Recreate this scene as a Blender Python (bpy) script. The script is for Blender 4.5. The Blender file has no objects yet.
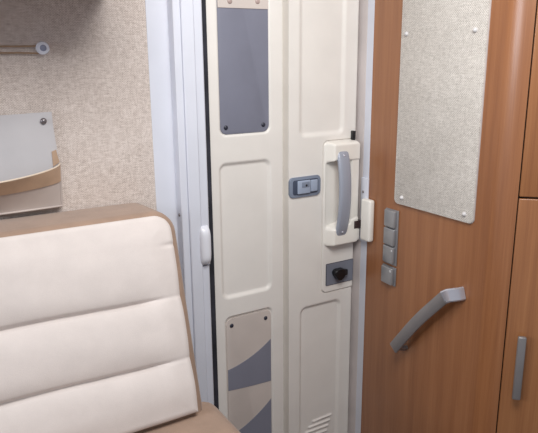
import bpy, bmesh, math, random
import numpy as np
from mathutils import Vector, Matrix
random.seed(4)
SC = bpy.context.scene
COL = SC.collection
rad = math.radians

# ------------------------------------------------------------------ materials
def lin(c):
    return tuple(((v/255)/12.92 if v/255 <= .04045 else ((v/255+.055)/1.055)**2.4) for v in c) + (1,)

class NT:
    def __init__(s, name, rough=.5, metal=0, spec=.5):
        s.m = bpy.data.materials.new(name); s.m.use_nodes = True
        s.t = s.m.node_tree; s.b = s.t.nodes['Principled BSDF']
        s.b.inputs['Roughness'].default_value = rough
        s.b.inputs['Metallic'].default_value = metal
        s.b.inputs['Specular IOR Level'].default_value = spec
    def n(s, typ, **kw):
        x = s.t.nodes.new(typ)
        for k, v in kw.items():
            if hasattr(x, k) and k not in x.inputs: setattr(x, k, v)
            else: x.inputs[k].default_value = v
        return x
    def l(s, a, b): s.t.links.new(a, b)
    def coords(s, scale, rot=(0, 0, 0)):
        tc = s.n('ShaderNodeTexCoord'); mp = s.n('ShaderNodeMapping')
        mp.inputs['Scale'].default_value = scale
        mp.inputs['Rotation'].default_value = rot
        s.l(tc.outputs['Object'], mp.inputs['Vector']); return mp.outputs['Vector']
    def noise(s, vec, scale=1, detail=3, rough=.5):
        x = s.n('ShaderNodeTexNoise'); x.inputs['Scale'].default_value = scale
        x.inputs['Detail'].default_value = detail; x.inputs['Roughness'].default_value = rough
        s.l(vec, x.inputs['Vector']); return x.outputs['Fac']
    def math(s, op, a, b):
        x = s.n('ShaderNodeMath', operation=op)
        for i, v in enumerate((a, b)):
            if isinstance(v, (int, float)): x.inputs[i].default_value = v
            else: s.l(v, x.inputs[i])
        return x.outputs[0]
    def ramp(s, fac, stops):
        r = s.n('ShaderNodeValToRGB'); e = r.color_ramp.elements
        while len(e) < len(stops): e.new(.5)
        for el, (p, c) in zip(e, stops): el.position = p; el.color = lin(c)
        s.l(fac, r.inputs['Fac']); return r.outputs['Color']
    def bump(s, h, dist, strength=1):
        b = s.n('ShaderNodeBump'); b.inputs['Distance'].default_value = dist
        b.inputs['Strength'].default_value = strength
        s.l(h, b.inputs['Height']); s.l(b.outputs['Normal'], s.b.inputs['Normal'])
    def color(s, c): s.l(c, s.b.inputs['Base Color'])

def plain(name, c, rough=.45, metal=0, var=.03, bump=.0, bscale=300, spec=.5):
    m = NT(name, rough, metal, spec)
    v = m.coords((1, 1, 1))
    f = m.noise(v, 9, 4)
    lo = tuple(x*(1-var) for x in c); hi = tuple(min(255, x*(1+var)) for x in c)
    m.color(m.ramp(f, [(.3, lo), (.7, hi)]))
    if bump: m.bump(m.noise(v, bscale, 2), bump)
    return m.m

def weave(name, dark, mid, light, px, pz, axis, slub=1.0, bumpd=.0006, ck=.08):
    """woven cloth on a vertical face; axis is the horizontal axis of the face"""
    m = NT(name, .9, spec=.15)
    def sc(h, z): return (h, 1, z) if axis == 'X' else (1, h, z)
    nh = m.noise(m.coords(sc(62, 560)), 1, 3, .6)      # horizontal yarns
    nv = m.noise(m.coords(sc(560, 62)), 1, 3, .6)      # vertical yarns
    big = m.noise(m.coords((1, 1, 1)), 6, 3)
    wob = m.noise(m.coords((1, 1, 1)), 60, 2)
    sep = m.n('ShaderNodeSeparateXYZ'); m.l(m.coords((1, 1, 1)), sep.inputs[0])
    u = sep.outputs[axis]; z = sep.outputs['Z']
    a = m.math('SINE', m.math('ADD', m.math('MULTIPLY', u, 2*math.pi/px), m.math('MULTIPLY', wob, 4)), 0)
    b = m.math('SINE', m.math('ADD', m.math('MULTIPLY', z, 2*math.pi/pz), m.math('MULTIPLY', wob, 4)), 0)
    chk = m.math('MULTIPLY', a, b)
    s = m.math('ADD', m.math('MULTIPLY', nh, .62*slub), m.math('MULTIPLY', nv, .5*slub))
    s = m.math('ADD', s, m.math('MULTIPLY', chk, ck))
    s = m.math('ADD', s, m.math('MULTIPLY', m.math('SUBTRACT', big, .5), .12))
    m.color(m.ramp(s, [(.34, dark), (.53, mid), (.74, light)]))
    m.bump(s, bumpd)
    return m.m

def wood(name, c_dark, c_mid, c_light, rough=.33, coat=.45):
    m = NT(name, rough)
    v = m.coords((34, 34, 1.3)); f = m.noise(v, 1, 6, .6)
    g = m.noise(m.coords((260, 260, 5)), 1, 3, .55)
    w = m.noise(m.coords((5, 5, .5)), 1, 2)
    s = m.math('ADD', m.math('MULTIPLY', f, .55), m.math('MULTIPLY', g, .28))
    s = m.math('ADD', s, m.math('MULTIPLY', w, .22))
    m.color(m.ramp(s, [(.38, c_dark), (.52, c_mid), (.68, c_light)]))
    m.b.inputs['Coat Weight'].default_value = coat
    m.b.inputs['Coat Roughness'].default_value = .22
    m.bump(g, .00015)
    return m.m

def suede(name, c, var=.05):
    m = NT(name, .85, spec=.2)
    v = m.coords((1, 1, 1))
    f = m.math('ADD', m.math('MULTIPLY', m.noise(v, 14, 5, .65), .75), m.math('MULTIPLY', m.noise(v, 420, 2), .25))
    m.color(m.ramp(f, [(.3, tuple(x*(1-var) for x in c)), (.7, tuple(min(255, x*(1+var)) for x in c))]))
    m.b.inputs['Sheen Weight'].default_value = .25
    m.b.inputs['Sheen Roughness'].default_value = .5
    m.bump(m.noise(v, 500, 2), .0004)
    return m.m

M = {}
M['door'] = plain('door_cream_plastic', (234, 230, 224), .42, var=.012, bump=.00006, bscale=900)
M['housing'] = plain('housing_cream_plastic', (238, 234, 226), .33, var=.01)
M['white'] = plain('white_painted_profile', (212, 215, 225), .38, var=.012)
M['whitecap'] = plain('white_plastic_grip', (226, 228, 236), .3, var=.01)
M['seal'] = plain('grey_rubber_seal', (205, 197, 195), .6, var=.03)
M['brush'] = plain('black_brush_seal', (44, 44, 52), .9, var=.3, bump=.001, bscale=400)
M['greyboard'] = plain('slate_grey_board', (124, 126, 141), .55, var=.025, bump=.00005, bscale=900)
M['beigeboard'] = plain('beige_board', (205, 195, 188), .5, var=.02)
M['swoosh'] = plain('slate_grey_print', (130, 132, 146), .5, var=.02)
M['dusk'] = plain('pale_slate_edge', (150, 148, 156), .5)
M['darkscrew'] = plain('dark_screw_cap', (42, 44, 58), .35, var=.1)
M['brownscrew'] = plain('pale_screw_cap', (172, 152, 146), .4, var=.05)
M['latch'] = plain('blue_grey_plastic', (128, 138, 156), .32, var=.02)
M['latchlight'] = plain('light_blue_grey_plastic', (160, 172, 192), .3, var=.02)
M['latchdark'] = plain('dark_blue_grey_recess', (66, 74, 92), .5)
M['grip'] = plain('silver_grey_grip', (160, 165, 178), .3, metal=.1, var=.02)
M['plate'] = plain('grey_lock_plate', (122, 126, 138), .4, var=.02)
M['black'] = plain('black_plastic', (20, 20, 23), .35, var=.1)
M['brownblk'] = plain('dark_brown_plastic', (62, 46, 46), .4)
M['seam'] = plain('dark_shadow_gap', (120, 112, 106), .7)
M['wall'] = weave('wall_textile', (158, 145, 137), (199, 187, 179), (226, 217, 211), .0072, .0062, 'X', 1.0, ck=.10)
M['panel'] = weave('board_textile', (166, 160, 153), (203, 197, 189), (228, 223, 216), .0074, .0074, 'Y', .95, ck=.16)
M['paneledge'] = plain('pale_board_edge', (206, 200, 198), .8)
M['stud'] = plain('pale_stud', (214, 212, 212), .3)
M['wood'] = wood('pear_wood_veneer', (140, 90, 57), (153, 101, 65), (165, 112, 74))
M['woodcab'] = wood('cabinet_wood_veneer', (142, 92, 57), (156, 104, 65), (168, 116, 75))
M['gapdark'] = plain('dark_cabinet_gap', (46, 28, 20), .8)
M['metal'] = plain('brushed_metal', (146, 142, 142), .36, metal=.45, var=.04)
M['metalhi'] = plain('polished_metal', (205, 205, 214), .25, metal=.6, var=.03)
M['switch'] = plain('silver_switch', (160, 160, 162), .3, metal=.4, var=.04)
M['switchplate'] = plain('silver_switch_plate', (146, 145, 148), .35, metal=.4, var=.03)
M['cream'] = suede('cream_upholstery', (212, 203, 198), .025)
M['brown'] = suede('tan_brown_upholstery', (156, 131, 113), .06)
M['thread'] = plain('seam_thread', (150, 128, 112), .9)
M['felt'] = plain('pale_grey_cloth', (192, 190, 192), .8, var=.02, bump=.0003, bscale=700)
M['tan'] = plain('tan_leather_band', (178, 150, 126), .5, var=.08, bump=.0003, bscale=200)
M['taupe'] = plain('taupe_pouch_cloth', (182, 171, 165), .55, var=.04, bump=.0003, bscale=500)
M['piping'] = plain('cream_piping', (216, 200, 180), .6)
M['snap'] = plain('dull_metal_snap', (128, 122, 124), .3, metal=.7)
M['cord'] = plain('tan_elastic_cord', (164, 138, 112), .75, var=.08)
M['knobw'] = plain('white_plastic_button', (216, 220, 232), .35)
M['knobg'] = plain('grey_blue_button_core', (136, 142, 164), .4)
M['floor'] = plain('grey_step_floor', (120, 112, 108), .7, var=.08, bump=.0005)
M['podium'] = wood('podium_wood', (120, 76, 47), (150, 98, 63), (170, 116, 77))
M['ceil'] = plain('pale_cabinet', (200, 190, 182), .6)

# ------------------------------------------------------------------ mesh helpers
def link(name, me, mat, parent=None, loc=None):
    o = bpy.data.objects.new(name, me); COL.objects.link(o)
    if mat is not None: me.materials.append(M[mat])
    if parent is not None: o.parent = parent
    if loc is not None: o.location = loc
    return o

def obj(name, bm, mat, parent=None, smooth=True, ang=38):
    me = bpy.data.meshes.new(name)
    bmesh.ops.recalc_face_normals(bm, faces=bm.faces)
    bm.to_mesh(me); bm.free()
    if smooth:
        for p in me.polygons: p.use_smooth = True
        me.set_sharp_from_angle(angle=rad(ang))
    return link(name, me, mat, parent)

def empty(name, loc):
    o = bpy.data.objects.new(name, None); COL.objects.link(o); o.empty_display_size = .05
    o.location = loc; bpy.context.view_layer.update(); return o

def under(o, root):
    """parent keeping world coordinates (root has only a translation)"""
    o.parent = root
    o.matrix_parent_inverse = Matrix.Translation(-root.location)
    return o

def tag(o, label, cat, group=None, kind=None):
    o['label'] = label; o['category'] = cat
    if group: o['group'] = group
    if kind: o['kind'] = kind
    return o

def box(bm, x0, x1, y0, y1, z0, z1, bev=0, seg=3, mat=None):
    r = bmesh.ops.create_cube(bm, size=1)
    vs = r['verts']
    bmesh.ops.scale(bm, vec=(x1-x0, y1-y0, z1-z0), verts=vs)
    bmesh.ops.translate(bm, vec=((x0+x1)/2, (y0+y1)/2, (z0+z1)/2), verts=vs)
    if bev:
        es = list({e for v in vs for e in v.link_edges})
        r = bmesh.ops.bevel(bm, geom=es, offset=bev, segments=seg, profile=.5, affect='EDGES', clamp_overlap=True)
        vs = list({v for f in r['faces'] for v in f.verts})
    return vs

def rrect(cx, cz, hx, hz, r, n=6):
    pts = []
    for sx, sz, a0 in ((1, 1, 0), (-1, 1, 90), (-1, -1, 180), (1, -1, 270)):
        for k in range(n+1):
            a = rad(a0 + 90*k/n)
            pts.append((cx+sx*(hx-r)+r*math.cos(a), cz+sz*(hz-r)+r*math.sin(a)))
    return pts

def prism(bm, pts, plane, c0, c1, bev=0):
    """pts 2D polygon; plane 'XZ' extruded along Y from c0 (front) to c1, 'YZ' along X, 'XY' along Z"""
    def P(p, c):
        return {'XZ': (p[0], c, p[1]), 'YZ': (c, p[0], p[1]), 'XY': (p[0], p[1], c)}[plane]
    a = [bm.verts.new(P(p, c0)) for p in pts]; b = [bm.verts.new(P(p, c1)) for p in pts]
    f0 = bm.faces.new(a); bm.faces.new(b[::-1])
    n = len(pts)
    for i in range(n): bm.faces.new((a[i], b[i], b[(i+1) % n], a[(i+1) % n]))
    if bev:
        bmesh.ops.bevel(bm, geom=list(f0.edges), offset=bev, segments=3, profile=.5, affect='EDGES')

def cyl(bm, p0, p1, r0, r1=None, seg=20):
    r1 = r0 if r1 is None else r1
    p0, p1 = Vector(p0), Vector(p1); d = (p1-p0)
    q = Vector((0, 0, 1)).rotation_difference(d.normalized()).to_matrix().to_4x4()
    bmesh.ops.create_cone(bm, cap_ends=True, segments=seg, radius1=r0, radius2=r1, depth=d.length,
                          matrix=Matrix.Translation((p0+p1)/2) @ q)

def dome(bm, c, axis, r, h, seg=18, rings=5):
    """flattened button: half ellipsoid rising from c along axis"""
    ax = Vector(axis).normalized()
    t = ax.orthogonal().normalized(); b = ax.cross(t); c = Vector(c); prev = None
    for k in range(rings+1):
        a = math.pi/2*k/rings
        rr, hh = r*math.cos(a), h*math.sin(a)
        if k == rings: ring = [bm.verts.new(c+ax*h)]
        else: ring = [bm.verts.new(c+ax*hh+t*rr*math.cos(2*math.pi*i/seg)+b*rr*math.sin(2*math.pi*i/seg)) for i in range(seg)]
        if prev:
            for i in range(seg):
                if len(ring) == 1: bm.faces.new((prev[i], prev[(i+1) % seg], ring[0]))
                else: bm.faces.new((prev[i], prev[(i+1) % seg], ring[(i+1) % seg], ring[i]))
        else: bm.faces.new(ring[::-1])
        prev = ring

def sweep(bm, path, prof, up):
    """sweep closed 2D profile (a,b) along path; a along side, b along 'up'"""
    path = [Vector(p) for p in path]; up = Vector(up); rings = []
    for i, p in enumerate(path):
        t = (path[min(i+1, len(path)-1)]-path[max(i-1, 0)]).normalized()
        s = t.cross(up).normalized(); u = s.cross(t).normalized()
        pr = prof(i/(len(path)-1)) if callable(prof) else prof
        rings.append([bm.verts.new(p+s*a+u*b) for a, b in pr])
    n = len(rings[0])
    for r0, r1 in zip(rings, rings[1:]):
        for i in range(n): bm.faces.new((r0[i], r0[(i+1) % n], r1[(i+1) % n], r1[i]))
    bm.faces.new(rings[0][::-1]); bm.faces.new(rings[-1])

def tube(bm, path, r, seg=8):
    t0 = Vector(path[-1])-Vector(path[0])
    up = (0, 0, 1) if abs(t0.normalized().z) < .8 else (0, 1, 0)
    sweep(bm, path, [(r*math.cos(2*math.pi*i/seg), r*math.sin(2*math.pi*i/seg)) for i in range(seg)], up)

def bez(p, n):
    out = []
    for k in range(n+1):
        t = k/n; q = [Vector(a) for a in p]
        while len(q) > 1: q = [a.lerp(b, t) for a, b in zip(q, q[1:])]
        out.append(q[0])
    return out

# numpy height fields ------------------------------------------------
def sst(a, b, x):
    t = np.clip((x-a)/(b-a), 0, 1); return t*t*(3-2*t)
def sdr(x, z, x0, x1, z0, z1, r):
    qx = np.abs(x-(x0+x1)/2)-((x1-x0)/2-r); qz = np.abs(z-(z0+z1)/2)-((z1-z0)/2-r)
    return np.hypot(np.maximum(qx, 0), np.maximum(qz, 0))+np.minimum(np.maximum(qx, qz), 0)-r
def axis(a, b, step, fine=()):
    s = set(np.round(np.linspace(a, b, int(round((b-a)/step))+1), 6))
    for f0, f1, st in fine: s |= set(np.round(np.arange(max(f0, a), min(f1, b), st), 6))
    v = sorted(s); out = [v[0]]
    for t in v[1:]:
        if t-out[-1] > 4e-4: out.append(t)
    out[-1] = b
    return np.array(out)
def field(name, xs, zs, func, back, mat, parent=None, xform=None, keep=None):
    """sheet facing -Y: func(X,Z) -> y of the surface; closed by a skirt to y=back"""
    Xg, Zg = np.meshgrid(xs, zs); Yg = func(Xg, Zg)
    nx, nz = len(xs), len(zs)
    V = np.stack([Xg, Yg, Zg], -1).reshape(-1, 3)
    idx = np.arange(nx*nz).reshape(nz, nx)
    F = np.stack([idx[:-1, :-1], idx[:-1, 1:], idx[1:, 1:], idx[1:, :-1]], -1).reshape(-1, 4)
    if keep is not None:
        k = keep(Xg, Zg).reshape(-1); F = F[k[F].all(1)]
        used = np.unique(F); remap = -np.ones(len(V), int); remap[used] = np.arange(len(used)); V = V[used]; F = remap[F]
        me = bpy.data.meshes.new(name); me.from_pydata(V.tolist(), [], F.tolist())
        bm = bmesh.new(); bm.from_mesh(me); bpy.data.meshes.remove(me)
        r = bmesh.ops.extrude_edge_only(bm, edges=[e for e in bm.edges if e.is_boundary])
        for g in r['geom']:
            if isinstance(g, bmesh.types.BMVert): g.co.y = back
        bb = [e for e in bm.edges if e.is_boundary]
        if bb: bmesh.ops.contextual_create(bm, geom=bb)
        o_me = bpy.data.meshes.new(name); bm.to_mesh(o_me); bm.free(); me = o_me
    else:
        rim = np.concatenate([idx[0, :], idx[1:, -1], idx[-1, -2::-1], idx[-2:0:-1, 0]])
        n0 = len(V); Bk = V[rim].copy(); Bk[:, 1] = back; V = np.vstack([V, Bk])
        k = len(rim); j = np.arange(k)
        S = np.stack([rim, n0+j, n0+(j+1) % k, rim[(j+1) % k]], -1)
        faces = F.tolist()+S.tolist()+[list(range(n0+k-1, n0-1, -1))[::-1]]
        me = bpy.data.meshes.new(name); me.from_pydata(V.tolist(), [], faces)
    if xform is not None: me.transform(xform)
    for p in me.polygons: p.use_smooth = True
    me.set_sharp_from_angle(angle=rad(50))
    me.update()
    return link(name, me, mat, parent)

# ------------------------------------------------------------------ the setting
WY = 1.74      # inner face of the wall beside the door
DY = 1.80      # face of the door
WX = 1.475     # face of the wooden partition
FZ = -.30      # entrance step

bm = bmesh.new(); box(bm, -1.3, 2.6, -1.2, 2.1, FZ-.05, FZ)
o = obj('floor', bm, 'floor', smooth=False); tag(o, 'grey floor of the entrance step', 'floor', kind='structure')
bm = bmesh.new(); box(bm, -1.2, .648, WY, WY+.05, FZ, 2.05)
o = obj('wall_back', bm, 'wall', smooth=False); tag(o, 'beige woven textile wall behind the sofa', 'wall', kind='structure')
# flat white strip between the textile and the fly screen
bm = bmesh.new(); box(bm, .648, .795, WY-.002, WY+.05, FZ, 2.05, .0015, 2)
o = obj('trim_1', bm, 'white', smooth=False); tag(o, 'flat white door frame strip beside the textile wall', 'door frame', kind='structure')
# white jamb between the door and the wooden partition
bm = bmesh.new(); box(bm, WX, WX+.05, 1.732, 1.768, FZ, 2.05, .0015, 2)
o = obj('trim_2', bm, 'white', smooth=False); tag(o, 'narrow white door jamb beside the wooden partition', 'door frame', kind='structure')
bm = bmesh.new(); box(bm, WX-.001, WX+.05, 1.768, 1.86, FZ, 2.05, .0015, 2)
rs = obj('door_seal', bm, 'seal', o, smooth=False)
# wooden partition, turning with a rounded corner into the cabinet
arc = [(WX+.12-.12*math.cos(rad(a)), 1.187-.12*math.sin(rad(a))) for a in np.linspace(0, 39, 14)]
pts = [(WX, 1.732)]+arc
pts += [(arc[-1][0]+.02, arc[-1][1]+.02), (WX+.05, 1.2), (WX+.05, 1.732)]
bm = bmesh.new(); prism(bm, pts, 'XY', FZ, 2.05)
o = obj('wall_right', bm, 'wood', ang=20); tag(o, 'pear wood partition with rounded corner beside the door', 'wall', kind='structure')

# ------------------------------------------------------------------ fly screen track
t = empty('fly_screen', (.76, 1.70, FZ)); FS0 = set(bpy.data.objects)
tag(t, 'white fly screen track with ridged profile and grip left of the door', 'fly screen')
bm = bmesh.new()
prof = [(.717, 1.739), (.717, 1.702), (.719, 1.700), (.7385, 1.700), (.7405, 1.7025), (.7405, 1.697), (.743, 1.6945), (.7765, 1.6945), (.779, 1.697),
        (.779, 1.739)]
prism(bm, prof, 'XY', FZ, 2.05)
under(obj('frame_profile', bm, 'white', ang=20), t)
bm = bmesh.new()
prism(bm, [(.779, 1.785), (.779, 1.706), (.781, 1.7035), (.803, 1.7035), (.807, 1.7075), (.807, 1.785)], 'XY', FZ, .856)
under(obj('pull_bar', bm, 'white', ang=20), t)
bm = bmesh.new()
prism(bm, [(.7795, 1.785), (.7795, 1.7005), (.781, 1.6985), (.804, 1.6985), (.808, 1.7025), (.808, 1.785)], 'XY', .861, 2.05)
pb = under(obj('pull_bar', bm, 'white', ang=20), t)
bm = bmesh.new()
zz = np.linspace(.862, .99, 17)
rings = []
for i, z in enumerate(zz):
    q = abs(2*i/16-1); w = .019*(1-.30*q**4); d = .020*(1-q**6)*.9+.002
    cx = .789
    rings.append([bm.verts.new((cx+w*c, 1.699-d*max(0, s), z)) for c, s in [(math.cos(a), math.sin(a)**.7 if math.sin(a) > 0 else 0) for a in np.linspace(0, math.pi, 13)]])
for r0, r1 in zip(rings, rings[1:]):
    for i in range(12): bm.faces.new((r0[i], r0[i+1], r1[i+1], r1[i]))
    bm.faces.new((r0[0], r1[0], r1[-1], r0[-1]))
bm.faces.new(rings[0]); bm.faces.new(rings[-1])
under(obj('finger_grip', bm, 'whitecap', ang=50), t)
bm = bmesh.new(); dome(bm, (.7172, 1.719, 1.031), (-1, 0, 0), .0055, .004)
s = under(obj('screw', bm, 'snap'), t); s['label'] = 'small dark screw head'
bm = bmesh.new(); box(bm, .806, .862, 1.786, 1.81, FZ, 2.0)
s = under(obj('brush_seal', bm, 'brush', smooth=False), t); s['label'] = 'black bristle strip'

for o_ in set(bpy.data.objects)-FS0: o_.data.transform(Matrix.Translation((-.004, 0, 0)))

# ------------------------------------------------------------------ the door
XL, XR = .8495, 1.466
def door_y(X, Z):
    d = np.zeros_like(X)
    d += .009*sst(0, .013, -sdr(X, Z, .897, 1.094, 1.246, 1.96, .026))          # pocket of the upper board
    d += .009*sst(0, .015, -sdr(X, Z, .890, 1.096, .680, 1.163, .030))          # blank field
    d += .009*sst(0, .011, -sdr(X, Z, .898, 1.096, -.20, .617, .026))           # pocket of the lower board
    g = np.abs(X-1.1525)
    d += .034*(1-sst(.0095, .0135, g))                                          # long groove
    d += .0075*sst(0, .020, -sdr(X, Z, 1.206, 1.410, 1.220, 1.97, .030))         # field above the lock
    d += .009*sst(0, .015, -sdr(X, Z, 1.214, 1.412, -.20, .582, .032))          # field below the lock
    lock = sdr(X, Z, 1.314, 1.50, .618, 1.203, .022)                              # seam round the lock panel
    d += .005*(1-sst(.0008, .0024, np.abs(lock)))
    d -= .0035*sst(0, .004, -lock)
    d += .024*sst(.003, .006, -sdr(X, Z, 1.3155, 1.4625, .806, 1.200, .018))    # opening behind the lock housing
    # raised ventilation ribs
    for (xa, za, xb, zb) in ((1.2880, .0690, 1.3770, .0710), (1.2680, .0480, 1.3690, .0490), (1.2530, .0280, 1.3620, .0270), (1.2400, .0070, 1.3550, .0050)):
        tt = np.clip(((X-xa)*(xb-xa)+(Z-za)*(zb-za))/((xb-xa)**2+(zb-za)**2), 0, 1)
        dist = np.hypot(X-xa-tt*(xb-xa), Z-za-tt*(zb-za))
        d -= .005*(1-sst(.0015, .006, dist))
    e = np.clip((X-(XR-.010))/.010, 0, 1); d += .010*(1-np.sqrt(np.maximum(0, 1-e*e)))
    return DY+d
xs = axis(XL, XR, .003, [(1.138, 1.167, .001), (1.308, 1.322, .0008), (1.456, 1.467, .0012)])
zs = axis(-.24, 1.96, .0035, [(.610, .625, .0009), (1.196, 1.211, .0009)])
door = field('door_1', xs, zs, door_y, 1.852, 'door')
tag(door, 'cream moulded entrance door with recessed fields and long vertical groove', 'door', kind='structure')

# upper board
bm = bmesh.new(); prism(bm, rrect(.9955, 1.60, .0915, .345, .022), 'XZ', 1.8025, 1.8085, .0012)
ub = obj('inlay_board', bm, 'greyboard', door); ub['label'] = 'slate grey board in the upper door field'
bm = bmesh.new(); prism(bm, [(.9045, 1.648), (1.0865, 1.648), (1.0865, 1.94), (.9045, 1.94)], 'XZ', 1.800, 1.8026, .0008)
bs = obj('beige_board', bm, 'beigeboard', ub, smooth=False); bs['label'] = 'beige upper end of the board'
for x, z, m in ((.9235, 1.2765, 'darkscrew'), (1.0655, 1.2775, 'darkscrew')):
    bm = bmesh.new(); dome(bm, (x, 1.8026, z), (0, -1, 0), .0078, .0042)
    obj('screw_cap', bm, m, ub)
for x, z in ((.9469, 1.668), (1.0470, 1.671)):
    bm = bmesh.new(); dome(bm, (x, 1.8001, z), (0, -1, 0), .0085, .004)
    obj('screw_cap', bm, 'brownscrew', ub)
# lower board with two printed sweeps
bm = bmesh.new(); prism(bm, rrect(.9970, .205, .092, .400, .022), 'XZ', 1.8025, 1.8085, .0012)
lb = obj('kick_board', bm, 'beigeboard', door); lb['label'] = 'beige lower board with two grey sweeps'
def sweepband(top, bot):
    bm = bmesh.new(); n = 24
    a = bez([(p[0], 0, p[1]) for p in top], n); b = bez([(p[0], 0, p[1]) for p in bot], n)
    pts = [(p.x, p.z) for p in a]+[(p.x, p.z) for p in reversed(b)]
    prism(bm, pts, 'XZ', 1.8013, 1.803)
    return bm
s = obj('grey_sweep', sweepband([(.9065, .409), (1.005, .425), (1.0875, .487)], [(.9065, .327), (.99, .318), (1.0875, .315)]), 'swoosh', lb, ang=20)
s = obj('grey_sweep', sweepband([(.9065, .137), (1.005, .165), (1.0875, .240)], [(.9065, .02), (.99, .02), (1.0875, .00)]), 'swoosh', lb, ang=20)
for x, z in ((.9265, .578), (1.0665, .5745)):
    bm = bmesh.new(); dome(bm, (x, 1.8026, z), (0, -1, 0), .0078, .0042)
    obj('screw_cap', bm, 'darkscrew', lb)

# small recessed latch
root = obj('lever_latch', (lambda bm: (prism(bm, rrect(1.2325, 1.0475, .0670, .0365, .014), 'XZ', 1.7935, 1.802, .003), bm)[1])(bmesh.new()), 'latch', door)
root['label'] = 'blue grey recessed lever latch'
bm = bmesh.new(); prism(bm, rrect(1.2335, 1.0475, .0545, .0265, .008), 'XZ', 1.7922, 1.7945, .0006)
obj('recess', bm, 'latchdark', root)
bm = bmesh.new(); box(bm, 1.196, 1.2505, 1.785, 1.793, 1.0235, 1.0715, .003)
lv = obj('lever', bm, 'latchlight', root)
bm = bmesh.new(); box(bm, 1.2530, 1.2835, 1.787, 1.793, 1.0270, 1.0700, .003)
obj('lever', bm, 'latchlight', root)
bm = bmesh.new(); box(bm, 1.2120, 1.2450, 1.7835, 1.7862, 1.0470, 1.0660, .001)
s = obj('thumb_pad', bm, 'latch', lv)
bm = bmesh.new(); dome(bm, (1.2310, 1.7840, 1.0535), (0, -1, 0), .0045, .002)
obj('keyhole', bm, 'black', lv)

# lock housing with the dished recess behind the grab bar
def hous_h(X, Z):
    h = np.full_like(X, .004)
    # upper shoulder
    up = sst(.004, .026, X-1.316)*sst(1.120, 1.134, Z)
    h = np.maximum(h, .004+.034*up)
    # lower shoulder with sloping corner
    lo = sst(.004, .030, X-1.316)*(1-sst(.871, .893, Z+.35*np.clip(1.343-X, -.1, .05)-.0*X))
    h = np.maximum(h, .004+.034*lo)
    # rim along the door edge
    rim = sst(1.398, 1.424, X)
    h = np.maximum(h, .004+.030*rim)
    # dish in the middle
    pan = sst(0, .02, -sdr(X, Z, 1.322, 1.425, .875, 1.140, .03))
    h = h-.020*pan
    # rounded outer border
    b = -sdr(X, Z, 1.3155, 1.4625, .806, 1.200, .018)
    k = np.clip(b/.012, 0, 1)
    return h*np.sqrt(np.maximum(0, 1-(1-k)**2))
hx = axis(1.314, 1.464, .002); hz = axis(.804, 1.202, .0025)
hous = field('lock_housing', hx, hz, lambda X, Z: 1.799-hous_h(X, Z), 1.80, 'housing', door,
             keep=lambda X, Z: sdr(X, Z, 1.3155, 1.4625, .806, 1.200, .018) < .0012)
hous['label'] = 'cream raised housing with a dished recess'
# grab bar
path = bez([(1.376, 1.772, 1.166), (1.375, 1.748, 1.125), (1.371, 1.726, 1.01), (1.375, 1.748, .90), (1.376, 1.772, .850)], 28)
def gp(t):
    w = .0255; th = .010
    return [(w*(abs(math.cos(a))**.55)*(1 if math.cos(a) > 0 else -1), th*(abs(math.sin(a))**.7)*(1 if math.sin(a) > 0 else -1)) for a in np.linspace(0, 2*math.pi, 20, endpoint=False)]
bm = bmesh.new(); sweep(bm, path, gp, (0, -1, 0))
gb = obj('grab_bar', bm, 'grip', door, ang=60); gb['label'] = 'silver grey bowed grab bar'
for z in (1.150, .864):
    bm = bmesh.new(); y = min(path, key=lambda p: abs(p.z-z)).y-.0097
    dome(bm, (1.376, y, z), (0, -1, 0), .005, .003); obj('screw', bm, 'metalhi', gb)
# black spring pin and latch tongue at the edge
bm = bmesh.new(); box(bm, 1.4385, 1.4515, 1.787, 1.802, 1.194, 1.233, .002)
obj('locking_pin', bm, 'black', door)
bm = bmesh.new(); box(bm, 1.4300, 1.4640, 1.762, 1.80, .818, .866, .006)
lt = obj('latch_tongue', bm, 'housing', door)
bm = bmesh.new(); box(bm, 1.4340, 1.4690, 1.759, 1.80, .867, .897, .002)
obj('latch_bolt', bm, 'brownblk', door)
# lock plate with the black knob
bm = bmesh.new(); prism(bm, rrect(1.3965, .6905, .0635, .0425, .003), 'XZ', 1.7935, 1.7965)
lp = obj('lock_plate', bm, 'plate', door); lp['label'] = 'grey lock plate with a black knob'
bm = bmesh.new(); prism(bm, rrect(1.3965, .6905, .0652, .0442, .004), 'XZ', 1.7945, 1.7968)
obj('plate_border', bm, 'darkscrew', lp)
bm = bmesh.new()
pts = []
for k in range(40):
    a = 2*math.pi*k/40; r = .0225*(1+.13*math.cos(3*a-1.57))
    pts.append((1.3850+r*1.12*math.cos(a), .6910+r*math.sin(a)))
prism(bm, pts, 'XZ', 1.770, 1.796, .004)
box(bm, 1.3850, 1.4230, 1.774, 1.79, .679, .704, .005)
kn = obj('lock_knob', bm, 'black', lp)

# ------------------------------------------------------------------ striker box on the jamb
t = empty('striker_box', (1.46, 1.72, .82)); tag(t, 'cream plastic striker box on the jamb beside the door grab bar', 'latch')
bm = bmesh.new(); box(bm, 1.4475, 1.4735, 1.690, 1.744, .827, .987, .009, 4)
under(obj('cover', bm, 'housing'), t)
bm = bmesh.new(); box(bm, 1.4665, 1.4745, 1.728, 1.767, .815, 1.062, .002)
under(obj('mounting_plate', bm, 'white'), t)
for z in (1.008, .84):
    bm = bmesh.new(); dome(bm, (1.4664, 1.753, z), (-1, 0, 0), .005, .003)
    under(obj('screw', bm, 'snap'), t)

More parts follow.
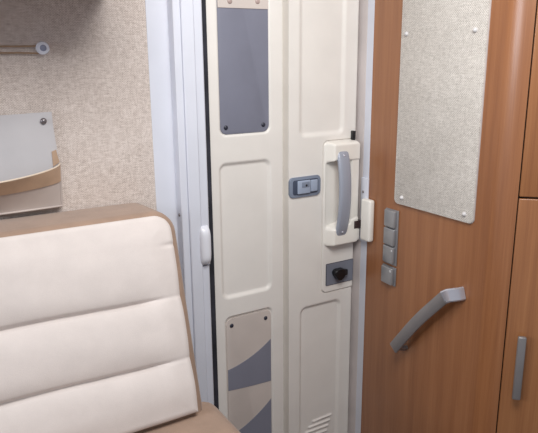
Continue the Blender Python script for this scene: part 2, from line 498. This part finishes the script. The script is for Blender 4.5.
# ------------------------------------------------------------------ textile board on the partition
t = empty('fabric_board', (1.472, 1.41, 1.0)); tag(t, 'grey woven fabric board fixed by four pale studs on the wooden partition', 'pin board')
bm = bmesh.new(); prism(bm, rrect(1.4105, 1.475, .1735, .475, .014), 'YZ', 1.4665, 1.4745, .0015)
under(obj('board', bm, 'panel'), t)
bm = bmesh.new(); prism(bm, rrect(1.4105, 1.475, .1748, .4763, .015), 'YZ', 1.4695, 1.4748)
under(obj('edge_binding', bm, 'paneledge'), t)
for y, z in ((1.5590, 1.5675), (1.2780, 1.5690), (1.5460, 1.0245), (1.2690, 1.0250)):
    bm = bmesh.new(); dome(bm, (1.4666, y, z), (-1, 0, 0), .0075, .008)
    under(obj('stud', bm, 'stud'), t)

# ------------------------------------------------------------------ switches
t = empty('light_switch', (1.472, 1.60, .765)); tag(t, 'silver panel of three square rocker switches below the fabric board', 'light switch')
bm = bmesh.new(); box(bm, 1.470, 1.4748, 1.5635, 1.6295, .767, .972, .002)
under(obj('frame', bm, 'switchplate'), t)
for k in range(3):
    z = .969-.0665*k
    bm = bmesh.new(); vs = box(bm, 1.4615, 1.471, 1.572, 1.6285, z-.062, z, .004)
    for v in vs:                                   # tilted rocker face
        if v.co.x < 1.466: v.co.x -= .004*(1.6285-v.co.y)/.056
    rk = under(obj('rocker', bm, 'switch'), t)
    if k == 2:
        bm = bmesh.new(); dome(bm, (1.4585, 1.578, z-.012), (-1, 0, 0), .004, .002)
        o = under(obj('indicator', bm, 'stud'), rk); o.matrix_parent_inverse = Matrix.Translation((0, 0, 0))
t = empty('light_switch', (1.472, 1.60, .69)); tag(t, 'single silver square switch just below the panel of three switches', 'light switch')
bm = bmesh.new(); box(bm, 1.470, 1.4748, 1.5640, 1.6340, .690, .760, .002)
under(obj('frame', bm, 'switchplate'), t)
bm = bmesh.new(); vs = box(bm, 1.4615, 1.471, 1.572, 1.633, .693, .757, .004)
for v in vs:
    if v.co.x < 1.466: v.co.x -= .004*(1.633-v.co.y)/.06
rk = under(obj('rocker', bm, 'switch'), t)
bm = bmesh.new(); dome(bm, (1.4585, 1.580, .746), (-1, 0, 0), .005, .002)
under(obj('indicator', bm, 'stud'), rk); 

# ------------------------------------------------------------------ entrance grab handle on the partition
t = empty('grab_handle', (1.475, 1.4, .45)); tag(t, 'slanting brushed metal grab handle on the wooden partition', 'handle')
lowtip = (1.428, 1.512, .482); top = (1.430, 1.292, .753)
mid = (1.425, 1.400, .633)
path = bez([lowtip, mid, mid, top], 20)
def flat(w, th):
    return [(w*sx, th*sz) for sx, sz in ((.8, 1), (1, .5), (1, -.5), (.8, -1), (-.8, -1), (-1, -.5), (-1, .5), (-.8, 1))]
bm = bmesh.new(); sweep(bm, path, flat(.0205, .006), (-1, 0, 0))
under(obj('bar', bm, 'metal'), t)
bm = bmesh.new(); sweep(bm, [(1.4295, 1.294, .7510), (1.431, 1.277, .7625), (1.440, 1.266, .7660), (1.457, 1.2595, .7670), (1.4745, 1.2565, .7675)], flat(.0215, .0075), (-.8, -.5, .2))
under(obj('end_bracket', bm, 'metalhi'), t)
bm = bmesh.new(); sweep(bm, [(1.432, 1.507, .489), (1.452, 1.501, .481), (1.4745, 1.497, .476)], flat(.012, .007), (0, .6, .6))
under(obj('foot', bm, 'metal'), t)

# ------------------------------------------------------------------ cabinet beyond the rounded corner
A = rad(45); DX, DYY = math.sin(A), -math.cos(A); CX, CY = 1.502, 1.115
def face(s, out=0): return (CX+DX*s-DYY*0-math.cos(A)*out, CY+DYY*s-math.sin(A)*out)
t = empty('wardrobe_cabinet', (CX+.2, CY-.1, FZ)); tag(t, 'tall pear wood cabinet with upper and lower doors at the right of the partition', 'cabinet')
def slab(s0, s1, z0, z1, o0, o1, bev=.003):
    bm = bmesh.new(); vs = box(bm, s0, s1, -o1, -o0, z0, z1, bev)
    R = Matrix(((DX, math.cos(A), 0, CX), (DYY, math.sin(A), 0, CY), (0, 0, 1, 0), (0, 0, 0, 1)))
    bmesh.ops.transform(bm, matrix=R, verts=bm.verts); return bm
under(obj('carcass', slab(-.006, .46, FZ, 2.05, -.05, -.012), 'gapdark', ang=30), t)
under(obj('upper_door', slab(.006, .45, 1.1055, 2.04, -.011, .004), 'woodcab', ang=30), t)
ld = under(obj('lower_door', slab(.006, .45, FZ+.03, 1.1000, -.011, .004), 'woodcab', ang=30), t)
hb = slab(.036, .060, .478, .686, .022, .036, .004)
hd = obj('pull_handle', hb, 'metal'); hd.parent = ld
for z in (.50, .664):
    p = obj('handle_post', slab(.041, .055, z-.007, z+.007, .003, .024, .002), 'metal'); p.parent = hd
hd.matrix_parent_inverse = Matrix.Identity(4)

# ------------------------------------------------------------------ sofa
t = empty('bench_sofa', (.06, 1.1, 0)); tag(t, 'bench sofa with cream channelled backrest and tan brown edges below the textile wall', 'sofa')
LEAN = math.atan(.367)
# local frame: x = X, y = into the back, z = up the lean
BX = Matrix.Translation((0, 1.5, 1.07)) @ Matrix.Rotation(-LEAN, 4, 'X')
bm = bmesh.new()
r = bmesh.ops.create_cube(bm, size=1)
bmesh.ops.scale(bm, vec=(1.16, .215, .60), verts=bm.verts)
bmesh.ops.translate(bm, vec=(.037, .1285, -.27), verts=bm.verts)
es = [e for e in bm.edges if abs((e.verts[0].co-e.verts[1].co).normalized().y) > .9 and (e.verts[0].co.z > -.3)]
bmesh.ops.bevel(bm, geom=es, offset=.062, segments=8, profile=.5, affect='EDGES')
es = [e for e in bm.edges if not e.is_boundary and len(e.link_faces) == 2 and (abs(e.verts[0].co.y-e.verts[1].co.y) < 1e-5) and e.calc_face_angle(0) > 1.2]
bmesh.ops.bevel(bm, geom=es, offset=.034, segments=6, profile=.5, affect='EDGES')
for v in bm.verts:                                # level, slightly crowned top
    if v.co.z > -.2: v.co.z += .31*v.co.y*min(1, (v.co.z+.2)/.15)
bmesh.ops.transform(bm, matrix=BX, verts=bm.verts)
for v in bm.verts:
    v.co.x += .03*(v.co.z-.80) if v.co.x > .3 else 0
    v.co.y = min(v.co.y, WY-.006)
core = under(obj('backrest', bm, 'brown', ang=60), t)
# cream cover of three channels
SEAM = (.188, .352)
def csd(X, Z):                                  # lower corners square, upper corners round
    return np.maximum(sdr(X, Z, -.50, .588, -.70, .029, .045), -.500-Z)
def cover_h(X, Z):
    sd = -csd(X, Z)
    k = np.clip(sd/.016, 0, 1); edge = np.sqrt(np.maximum(0, 1-(1-k)**2))
    h = .016+.012*edge+.006*sst(0, .07, sd)
    fade = 1-.85*sst(.47, .565, X)
    for s in SEAM:
        zz = -s+.004*np.sin(X*9)
        d = np.abs(Z-zz)
        h -= fade*(.013*np.exp(-(d/.022)**1.2)+.009*np.exp(-(d/.005)**2))
    for a, b in ((-.032, .188), (.188, .352), (.352, .50)):                       # swell of each channel
        q = np.clip((-Z-a)/(b-a), 0, 1); h += .007*np.sin(math.pi*q)
    h += .0012*np.sin(X*31+Z*40)*np.sin(X*17-Z*23)                               # slight rumples
    h -= .004*np.exp(-((X-.58)/.03)**2)*np.exp(-((Z+.055)/.006)**2)               # pinch at the side seam
    return h*np.clip(sd/.002+.3, .05, 1)
cx = axis(-.502, .590, .004, [(.57, .59, .001)]); cz = axis(-.502, .031, .003, [(.01, .03, .001), (-.502, -.483, .001)])
cover = field('cream_cover', cx, cz, lambda X, Z: .022-cover_h(X, Z), .03, 'cream', None,
              xform=BX, keep=None if False else (lambda X, Z: csd(X, Z) < .0015))
for v in cover.data.vertices:
    if v.co.x > 0: v.co.x += .03*(v.co.z-.85)*min(1, v.co.x/.5)
cover.parent = core; cover.matrix_parent_inverse = Matrix.Identity(4); cover['label'] = 'cream channelled front of the backrest'
# seat
bm = bmesh.new(); box(bm, -.56, .664, .80, 1.43, .43, .586, .05, 6)
seat = under(obj('seat_cushion', bm, 'brown', ang=60), t)
bm = bmesh.new(); box(bm, -.54, .64, .84, 1.44, .02, .435, .01)
under(obj('base', bm, 'podium'), t)
bm = bmesh.new(); box(bm, -1.2, .66, .70, 1.735, FZ, .02)
o = obj('trim_3', bm, 'podium', smooth=False); tag(o, 'raised wooden floor step under the sofa', 'step', kind='structure')

# ------------------------------------------------------------------ wall pocket
t = empty('wall_pocket', (.1, 1.735, 1.10)); tag(t, 'pale grey cloth wall pocket with tan band and metal snap above the sofa', 'wall pocket')
def sheet(name, f, nu, nv, mat, th, parent):
    bm = bmesh.new(); g = [[bm.verts.new(f(i/nu, j/nv)) for i in range(nu+1)] for j in range(nv+1)]
    for j in range(nv):
        for i in range(nu): bm.faces.new((g[j][i], g[j][i+1], g[j+1][i+1], g[j+1][i]))
    bmesh.ops.recalc_face_normals(bm, faces=bm.faces)
    bmesh.ops.solidify(bm, geom=bm.faces[:], thickness=th)
    return under(obj(name, bm, mat, ang=60), parent)
PX0, PX1 = -.165, .3695
def back(u, v):
    x = PX0+(PX1-PX0)*u
    z = 1.103+(1.362-1.103)*v-.004*math.sin(math.pi*u)*v
    x += .004*math.sin(v*5) if u > .95 else 0
    return (x, 1.733-.010*math.sin(math.pi*min(1, v*1.1))*math.sin(math.pi*u)**.5, z)
sheet('back_sheet', back, 40, 20, 'felt', .003, t)
def pouch(u, v, off=0, ztop=1.222, zbot=1.106):
    x = PX0+.008+(PX1+.004*v-.002-PX0-.008)*u
    b = math.sin(math.pi*u)**.62
    zt = ztop-.022*b
    z = zbot+(zt-zbot)*v
    y = 1.722-off-b*(.012+.080*v**1.25)
    return (x, y, z)
sheet('pouch', pouch, 44, 16, 'taupe', .002, t)
sheet('leather_band', lambda u, v: pouch(u, .60+.40*v, .003), 44, 8, 'tan', .002, t)
bm = bmesh.new(); tube(bm, [pouch(i/60, 1.0, .003) for i in range(61)], .0022)
under(obj('band_piping', bm, 'piping'), t)
bm = bmesh.new(); tube(bm, [pouch(i/60, 0, .004) for i in range(61)], .0028)
under(obj('bottom_piping', bm, 'taupe'), t)
bm = bmesh.new(); tube(bm, [pouch(1, i/12, .003) for i in range(13)], .0028)
under(obj('side_piping', bm, 'taupe'), t)
bm = bmesh.new()
prism(bm, [(.355, 1.256), (.3665, 1.260), (.3725, 1.226), (.355, 1.215)], 'XZ', 1.724, 1.731)
under(obj('gusset', bm, 'tan'), t)
bm = bmesh.new(); dome(bm, (.3415, 1.7265, 1.3385), (0, -1, 0), .0085, .006)
under(obj('snap_button', bm, 'snap'), t)

# ------------------------------------------------------------------ elastic cord with button
t = empty('elastic_cord', (.3, 1.73, 1.50)); tag(t, 'doubled tan elastic cord stretched from a white round button on the textile wall', 'cord')
bm = bmesh.new()
loop = [(-.55, 1.728, 1.5295), (.30, 1.728, 1.5305)]+[(.3565+.0115*math.sin(a), 1.728, 1.522+.0095*math.cos(a)) for a in np.linspace(0, math.pi, 9)]+[(.30, 1.728, 1.5145), (-.55, 1.728, 1.5135)]
sweep(bm, loop, [(.0022*math.cos(2*math.pi*i/8), .0022*math.sin(2*math.pi*i/8)) for i in range(8)], (0, 1, 0))
under(obj('cord', bm, 'cord'), t)
bm = bmesh.new(); cyl(bm, (.3565, 1.739, 1.526), (.3565, 1.722, 1.526), .0145)
cyl(bm, (.3565, 1.722, 1.526), (.3565, 1.716, 1.526), .0172, .0150, 28)
bt = under(obj('button', bm, 'knobw', ang=30), t)
bm = bmesh.new(); dome(bm, (.3565, 1.7162, 1.526), (0, -1, 0), .0085, .002)
p = under(obj('button_centre', bm, 'knobg'), t)

# ------------------------------------------------------------------ overhead cabinet (casts the shadow at the top left)
bm = bmesh.new(); box(bm, -1.2, .54, 1.35, 1.738, 1.668, 2.04, .015)
o = obj('overhead_locker', bm, 'woodcab', ang=30); tag(o, 'wooden overhead locker on the textile wall above the elastic cord', 'cabinet')

# ------------------------------------------------------------------ light
W = bpy.data.worlds.new('world'); SC.world = W; W.use_nodes = True
bg = W.node_tree.nodes['Background']; bg.inputs['Color'].default_value = (.86, .90, 1.0, 1); bg.inputs['Strength'].default_value = .34
def area(name, loc, target, sx, sy, power, col):
    L = bpy.data.lights.new(name, 'AREA'); L.shape = 'RECTANGLE'; L.size = sx; L.size_y = sy; L.energy = power; L.color = col
    o = bpy.data.objects.new(name, L); COL.objects.link(o); o.location = loc
    o.rotation_euler = (Vector(target)-Vector(loc)).to_track_quat('-Z', 'Y').to_euler(); return o
area('roof_light', (.55, .55, 2.25), (.75, 1.5, 1.2), .9, .7, 26, (1, .975, .95))
area('window_light', (-1.9, 1.05, 1.85), (1.4, 1.25, 1.45), .9, .8, 26, (.90, .94, 1.0))

# ------------------------------------------------------------------ camera
cam = bpy.data.cameras.new('camera'); co = bpy.data.objects.new('camera', cam); COL.objects.link(co)
f = 617.85; y, p, r = (rad(a) for a in (31.036, 14.514, -.478))
cy_, sy_, cp, sp = math.cos(y), math.sin(y), math.cos(p), math.sin(p)
F = Vector((sy_*cp, cy_*cp, -sp)); U = Vector((sy_*sp, cy_*sp, cp)); Rt = Vector((cy_, -sy_, 0))
R0 = Rt*math.cos(r)+U*math.sin(r); U0 = -Rt*math.sin(r)+U*math.cos(r)
m = Matrix((R0, U0, -F)).transposed().to_4x4(); m.translation = (0, 0, 1.5)
co.matrix_world = m
cam.sensor_fit = 'HORIZONTAL'; cam.sensor_width = 36; cam.lens = f/538*36; cam.clip_start = .02
SC.camera = co
SC.view_settings.view_transform = 'Standard'
SC.view_settings.look = 'None'
SC.view_settings.exposure = 0
